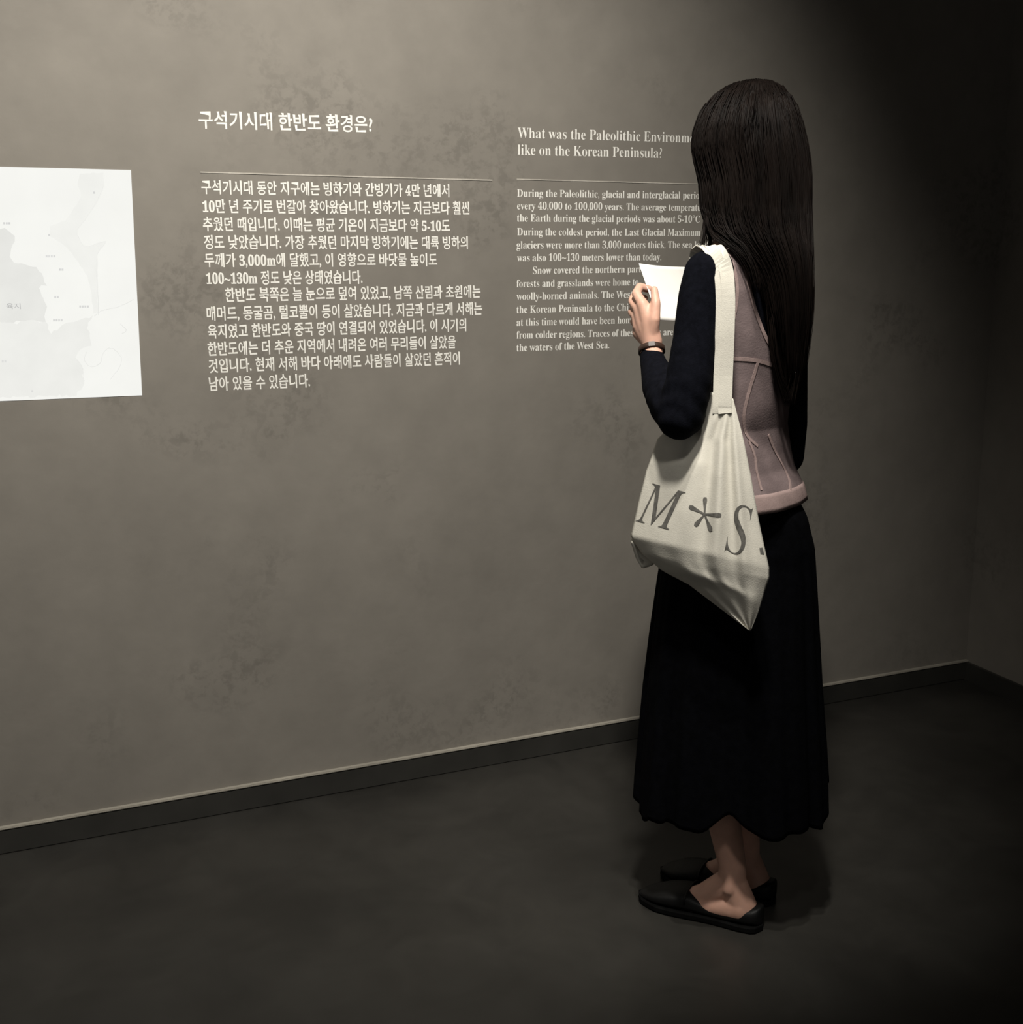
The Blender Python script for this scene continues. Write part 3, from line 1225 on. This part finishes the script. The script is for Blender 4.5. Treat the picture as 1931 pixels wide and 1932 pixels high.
rings = []
for y in ys_f:
    rings.append([hair_pt(y, 2 * math.pi * k / NQH, groove(2 * math.pi * k / NQH, y)) for k in range(NQH)])
V, Fc = ring_loft(rings)
keep = []
for f in Fc:
    if len(f) == 4:
        c = sum((V[i] for i in f), Vector()) / 4
        rel = c - HC
        ang = math.degrees(math.atan2(rel.dot(LEFT), rel.dot(FWD)))
        if 1.405 < c.z < 1.585 and rel.dot(FWD) > 0 and -52 < ang < 22:
            continue                               # the face looks out here
    keep.append(f)
me = mesh_of(V, keep)
hair = link('hair', me, M_hair, lady)

V, Fc = [], []
R2 = random.Random(11)
for i in range(1500):
    q = R2.uniform(0, 2 * math.pi)
    y_end = R2.choice([R2.uniform(600, 765), R2.uniform(690, 765)])
    fx = math.cos(q)
    if fx < -.2:
        y_end = min(y_end, R2.uniform(430, 560) + 200 * max(0, fx + 1))
    y0 = 152 + R2.random() ** 2 * 60
    g = R2.uniform(.0000, .0026) + (R2.random() < .06) * R2.uniform(.001, .005)
    ph, amp = R2.uniform(0, 6.28), R2.uniform(.0003, .0016)
    pts = []
    skip = False
    for k in range(16):
        t = k / 15
        y = y0 + (y_end - y0) * t
        qq = q + .10 * math.sin(ph + 2.2 * t) * t
        p = hair_pt(min(y, 750), qq, g + amp * math.sin(6 * t + ph))
        if y > 750:
            p.z -= (y - 750) * .001
        rel = p - HC
        ang = math.degrees(math.atan2(rel.dot(LEFT), rel.dot(FWD)))
        if 1.40 < p.z < 1.59 and rel.dot(FWD) > 0 and -54 < ang < 24:
            skip = True
        pts.append(p)
    if skip:
        continue
    rr = R2.uniform(.0006, .0012)
    v, f = tube(pts, [rr * (1 - .75 * (k / 15) ** 3) for k in range(16)], 4)
    Fc += [tuple(j + len(V) for j in g_) for g_ in f]
    V += v
# loose locks swept from the neck over the shoulder, and stray ends on the left and right
LOCKS = [
    ([(1338, 395, 2.36), (1342, 430, 2.325), (1358, 452, 2.29), (1392, 474, 2.272), (1416, 512, 2.264), (1428, 552, 2.264)], 24, 7),
    ([(1345, 400, 2.345), (1355, 430, 2.31), (1382, 452, 2.285), (1410, 482, 2.268), (1425, 515, 2.26), (1432, 552, 2.26)], 26, 7),
    ([(1360, 400, 2.33), (1376, 440, 2.29), (1404, 466, 2.272), (1421, 502, 2.262), (1430, 540, 2.26)], 26, 7),
    ([(1335, 380, 2.37), (1331, 420, 2.36), (1327, 450, 2.35), (1322, 474, 2.345)], 18, 6),
    ([(1332, 390, 2.38), (1334, 430, 2.36), (1340, 455, 2.34), (1332, 476, 2.335)], 16, 6),
    ([(1524, 480, 2.33), (1531, 530, 2.33), (1534, 560, 2.33), (1528, 590, 2.33)], 8, 3),
    ([(1450, 540, 2.305), (1456, 610, 2.295), (1462, 670, 2.298), (1474, 720, 2.305), (1490, 765, 2.31)], 40, 8),
    ([(1500, 540, 2.305), (1505, 620, 2.302), (1507, 680, 2.305), (1502, 720, 2.31), (1492, 762, 2.31)], 40, 8),
]
for path, n, spread in LOCKS:
    for i in range(n):
        ox, oy, ov = R2.gauss(0, spread * .5), R2.gauss(0, spread * .5), R2.gauss(0, .004)
        ex = R2.gauss(0, spread * .5)
        c = catmull([(x + ox + ex * (k / (len(path) - 1)) ** 2, y + oy * .6, v + ov) for k, (x, y, v) in enumerate(path)], 14)
        rr = R2.uniform(.0006, .0011)
        v, f = tube([KW(*p) for p in c], [rr * (1 - .8 * (k / 13) ** 3) * min(1, .25 + k * .25) for k in range(14)], 4)
        Fc += [tuple(j + len(V) for j in g_) for g_ in f]
        V += v
link('hair_strands', mesh_of(V, Fc), M_hair, hair)['kind'] = 'stuff'

# ------------------------------------------------------------------ the sheet of paper in her left hand
pa, pb = K(1206, 497, 2.520), K(1243, 604, 2.448)           # left edge
wdir = Vector((.574, .819, 0)).normalized()
wdir = (wdir * .93 + Vector((0, 0, -.035))).normalized()
ldir = (pa - pb)
lh = ldir.length
V, Fc = [], []
NU, NV = 24, 16
for sgn in (0, 1):
    for j in range(NV + 1):
        for i in range(NU + 1):
            s, t = i / NU, j / NV
            p = pb + ldir * t + wdir * (.20 * s)
            bow = .004 * math.sin(math.pi * s) * (1 - .3 * t)
            nrm = wdir.cross(ldir).normalized()
            if nrm.y > 0:
                nrm = -nrm
            p = p - nrm * (bow + .0004 * sgn)
            V.append(W(*p))
ng = (NU + 1) * (NV + 1)
for j in range(NV):
    for i in range(NU):
        a = j * (NU + 1) + i
        Fc.append((a, a + 1, a + NU + 2, a + NU + 1))
        Fc.append((ng + a + NU + 1, ng + a + NU + 2, ng + a + 1, ng + a))
rim = [i for i in range(NU + 1)] + [(j + 1) * (NU + 1) + NU for j in range(NV)] + [NV * (NU + 1) + i for i in range(NU - 1, -1, -1)] + [j * (NU + 1) for j in range(NV - 1, 0, -1)]
for a, b in zip(rim, rim[1:] + rim[:1]):
    Fc.append((a, ng + a, ng + b, b))
pc = sum(V, Vector()) / len(V)
tag(link('paper_sheet', mesh_of(V, Fc), M_paper, origin=pc), 'brightly lit white sheet of paper held up in her left hand', 'paper')

# ------------------------------------------------------------------ canvas tote bag on her left shoulder
ROWS = [((1337, 738), (1384, 752)), ((1302, 768), (1391, 780)), ((1241, 828), (1404, 830)), ((1219, 890), (1418, 900)), ((1204, 950), (1433, 985)), ((1190, 1012), (1452, 1072)),
        ((1212, 1045), (1452, 1092)), ((1250, 1077), (1446, 1108)), ((1300, 1103), (1440, 1128)), ((1358, 1147), (1431, 1157)), ((1413, 1189), (1417, 1190))]
KEY = [0, .07, .20, .34, .48, .64, .71, .78, .85, .93, 1.0]


def bag_edge(t, i):
    return [float(np.interp(t, KEY, [r[i][k] for r in ROWS])) for k in (0, 1)]


def bag_v(x):
    return 2.31 + (x - 1190) / 260 * (2.185 - 2.31)


def bulge(t):
    return float(np.interp(t, KEY, [.004, .008, .018, .030, .040, .046, .041, .035, .027, .014, .002]))


tote = empty('tote_bag', KW(1330, 1100, 2.24), 'cream canvas tote bag with grey lettering hanging from her left shoulder', 'bag')


def panel(sign):
    g = []
    for j in range(81):
        t = j / 80
        row = []
        (xl, yl), (xr, yr) = bag_edge(t, 0), bag_edge(t, 1)
        for i in range(61):
            s = i / 60
            x, y = xl + (xr - xl) * s, yl + (yr - yl) * s
            v = bag_v(x) + .034 * max(0, 1 - t / .30) * min(1, max(0, (1348 - x) / 50))
            prof = (1 - abs(2 * s - 1) ** 2.6)
            dpt = bulge(t) * prof
            if sign > 0:
                w = min(1, max(0, (xr - xl) / 120))
                # folds that run down from the strap
                for (fx0, fx1, am, wd) in ((.80, .58, .010, .05), (.93, .80, .008, .04), (.60, .30, .006, .07)):
                    c0 = fx0 + (fx1 - fx0) * min(1, t / .75)
                    dpt += am * math.exp(-((s - c0) / wd) ** 2) * math.sin(math.pi * min(1, t / .85)) * w
                    dpt -= am * .7 * math.exp(-((s - c0 + wd * 1.8) / wd) ** 2) * math.sin(math.pi * min(1, t / .85)) * w
                # the crease where the front turns under to the base
                cr = .70 + .20 * s
                dpt += .0025 * math.exp(-((t - cr) / .04) ** 2) * prof
                dpt -= .005 * max(0, min(1, (t - cr) / .2)) * prof * (.5 + .5 * s)
                dpt += .005 * math.sin(9 * s + 14 * t) * max(0, t - .66) * 2.2 * prof
                dpt += .0025 * math.sin(17 * s + 7 * t) * prof * t
            v = v - dpt if sign > 0 else v + dpt * .55
            row.append(KW(x, y, v))
        g.append(row)
    return g


fr, bk = panel(1), panel(-1)
V, Fc = [], []
for g in (fr, bk):
    for row in g:
        V += row
n1 = 81 * 61
for j in range(80):
    for i in range(60):
        a = j * 61 + i
        Fc.append((a, a + 61, a + 62, a + 1))
        Fc.append((n1 + a + 1, n1 + a + 62, n1 + a + 61, n1 + a))
for i in range(60):
    Fc.append((n1 + i, i, i + 1, n1 + i + 1))
    Fc.append((80 * 61 + i, n1 + 80 * 61 + i, n1 + 80 * 61 + i + 1, 80 * 61 + i + 1))
for j in range(80):
    a, b = j * 61, (j + 1) * 61
    Fc.append((a, n1 + a, n1 + b, b))
    Fc.append((a + 60, b + 60, n1 + b + 60, n1 + a + 60))
me = mesh_of(V, Fc)
b2 = bmesh.new()
b2.from_mesh(me)
bmesh.ops.remove_doubles(b2, verts=b2.verts, dist=1e-5)
bmesh.ops.recalc_face_normals(b2, faces=b2.faces)
b2.to_mesh(me)
b2.free()
bag_bvh = BVHTree.FromPolygons([v.co.copy() for v in me.vertices], [tuple(p.vertices) for p in me.polygons])
link('bag_body', me, M_canvas, tote)

# hem along the mouth of the bag
pts = [(1337, 739), (1300, 770), (1268, 800), (1241, 829)]


def on_bag(x, y, off):
    a, b, c = ray(x, y)
    d = W(a, b, c).normalized()
    hit = bag_bvh.ray_cast(CAMW, d)
    if hit[0] is None:
        hit = bag_bvh.find_nearest(CAMW + d * 2.25)
    nn = hit[1]
    if nn.dot(d) > 0:
        nn = -nn
    return hit[0] + nn * off


def ribbon(path, width, th, wax=None, n=60):
    """flat webbing along 3-D points; wax: list of width directions"""
    V, Fc = [], []
    P3 = [Vector(p) for p in catmull(path, n)]
    Wd = [Vector(p).normalized() for p in catmull(wax, n)]
    for i, p in enumerate(P3):
        t = (P3[min(i + 1, n - 1)] - P3[max(i - 1, 0)]).normalized()
        s = Wd[i]
        s = (s - t * s.dot(t)).normalized() * width / 2
        nn = t.cross(s).normalized() * th / 2
        V += [p - s - nn, p + s - nn, p + s + nn, p - s + nn]
    for i in range(n - 1):
        for k in range(4):
            Fc.append((4 * i + k, 4 * i + (k + 1) % 4, 4 * i + 4 + (k + 1) % 4, 4 * i + 4 + k))
    Fc += [(3, 2, 1, 0), tuple(4 * (n - 1) + k for k in range(4))]
    return mesh_of(V, Fc)


rx = W(1, -.35, 0)                       # across the strap where it hangs down her back
sx_ = W(.75, -.65, 0)
for dx, dv in ((-6, .004), (5, -.001)):
    path = [on_bag(1364 + dx, 780, .0004), on_bag(1364 + dx, 770, .0012 - dv * .1), on_bag(1365 + dx, 759, .0022 - dv * .2), KW(1366 + dx, 700, 2.222 + dv), KW(1369 + dx, 620, 2.222 + dv), KW(1370 + dx, 560, 2.224 + dv), KW(1366 + dx, 510, 2.232 + dv), KW(1356 + dx, 481, 2.243 + dv),
            KW(1343 + dx, 467, 2.266 + dv), KW(1329 + dx, 469, 2.294 + dv), KW(1317 + dx, 494, 2.324 + dv), KW(1312 + dx, 600, 2.335 + dv), KW(1310, 740, 2.320 + dv), KW(1306, 775, 2.300 + dv)]
    wax = [rx] * 7 + [sx_] * 4 + [W(.85, -.5, 0)] * 3
    link('strap', ribbon(path, .024, .0022, wax), M_canvas, tote, smooth=False)

# corner of the lining that shows under the left end of the base
cb = Blob()
cb.chain([(KW(1196, 1022, 2.315), .006), (KW(1206, 1050, 2.325), .007), (KW(1214, 1068, 2.325), .005)])
cb.chain([(KW(1206, 1040, 2.32), .006), (KW(1228, 1060, 2.31), .008), (KW(1214, 1068, 2.325), .005)])
link('corner_fold', cb.build(.002, 4), M_canvas, tote)


# printed letters, laid on the cloth
def print_on_bag(name, verts2, faces):
    """flat pixel-space polygons -> thin ink laid on the cloth"""
    b2 = bmesh.new()
    vs = [b2.verts.new((x, y, 0)) for x, y in verts2]
    for f in faces:
        try:
            b2.faces.new([vs[i] for i in f])
        except ValueError:
            pass
    bmesh.ops.triangulate(b2, faces=b2.faces[:])
    for _ in range(6):
        long = [e for e in b2.edges if e.calc_length() > 4]
        if not long:
            break
        bmesh.ops.subdivide_edges(b2, edges=long, cuts=1)
        bmesh.ops.triangulate(b2, faces=b2.faces[:])
    for v in b2.verts:
        v.co = on_bag(v.co.x, v.co.y, .0008)
    bmesh.ops.recalc_face_normals(b2, faces=b2.faces)
    me = bpy.data.meshes.new(name)
    b2.to_mesh(me)
    b2.free()
    o = link(name, me, M_ink, tote)
    return o


def glyph(ch, p00, p10, p01, offset=0.0):
    """letter mapped by an affine frame: glyph box lower left, lower right, upper left (pixels)"""
    me = text_mesh(ch, offset, 6)
    xs = [v.co.x for v in me.vertices]
    ysv = [v.co.y for v in me.vertices]
    a, b, c, d = min(xs), max(xs), min(ysv), max(ysv)
    vv = []
    for v in me.vertices:
        s, t = (v.co.x - a) / (b - a), (v.co.y - c) / (d - c)
        vv.append((p00[0] + (p10[0] - p00[0]) * s + (p01[0] - p00[0]) * t, p00[1] + (p10[1] - p00[1]) * s + (p01[1] - p00[1]) * t))
    ff = [tuple(p.vertices) for p in me.polygons]
    bpy.data.meshes.remove(me)
    return vv, ff


print_on_bag('printed_letter', *glyph('\U0001D440', (1200, 982), (1277, 1003), (1218, 908), -.004))
print_on_bag('printed_letter', *glyph('\U0001D446', (1367, 1040), (1410, 1052), (1378, 946), -.008))
vv, ff = [], []
ctr = np.array((1330.0, 970.0))
for ex, ey in ((1331, 938), (1301, 955), (1361, 972), (1312, 992), (1343, 1002)):
    d = np.array((ex, ey)) - ctr
    nrm = np.array((-d[1], d[0])) / np.linalg.norm(d)
    b = len(vv)
    for t, w in ((0, 1.6), (.35, 2.0), (.65, 3.4), (.85, 4.4), (1.0, 2.6)):
        for sg in (-1, 1):
            vv.append(tuple(ctr + d * t + nrm * w * sg))
    for k in range(4):
        ff.append((b + 2 * k, b + 2 * k + 1, b + 2 * k + 3, b + 2 * k + 2))
print_on_bag('printed_asterisk', vv, ff)
print_on_bag('printed_dot', [(1433, 1034), (1439, 1033), (1442, 1046), (1435, 1045)], [(0, 1, 2, 3)])
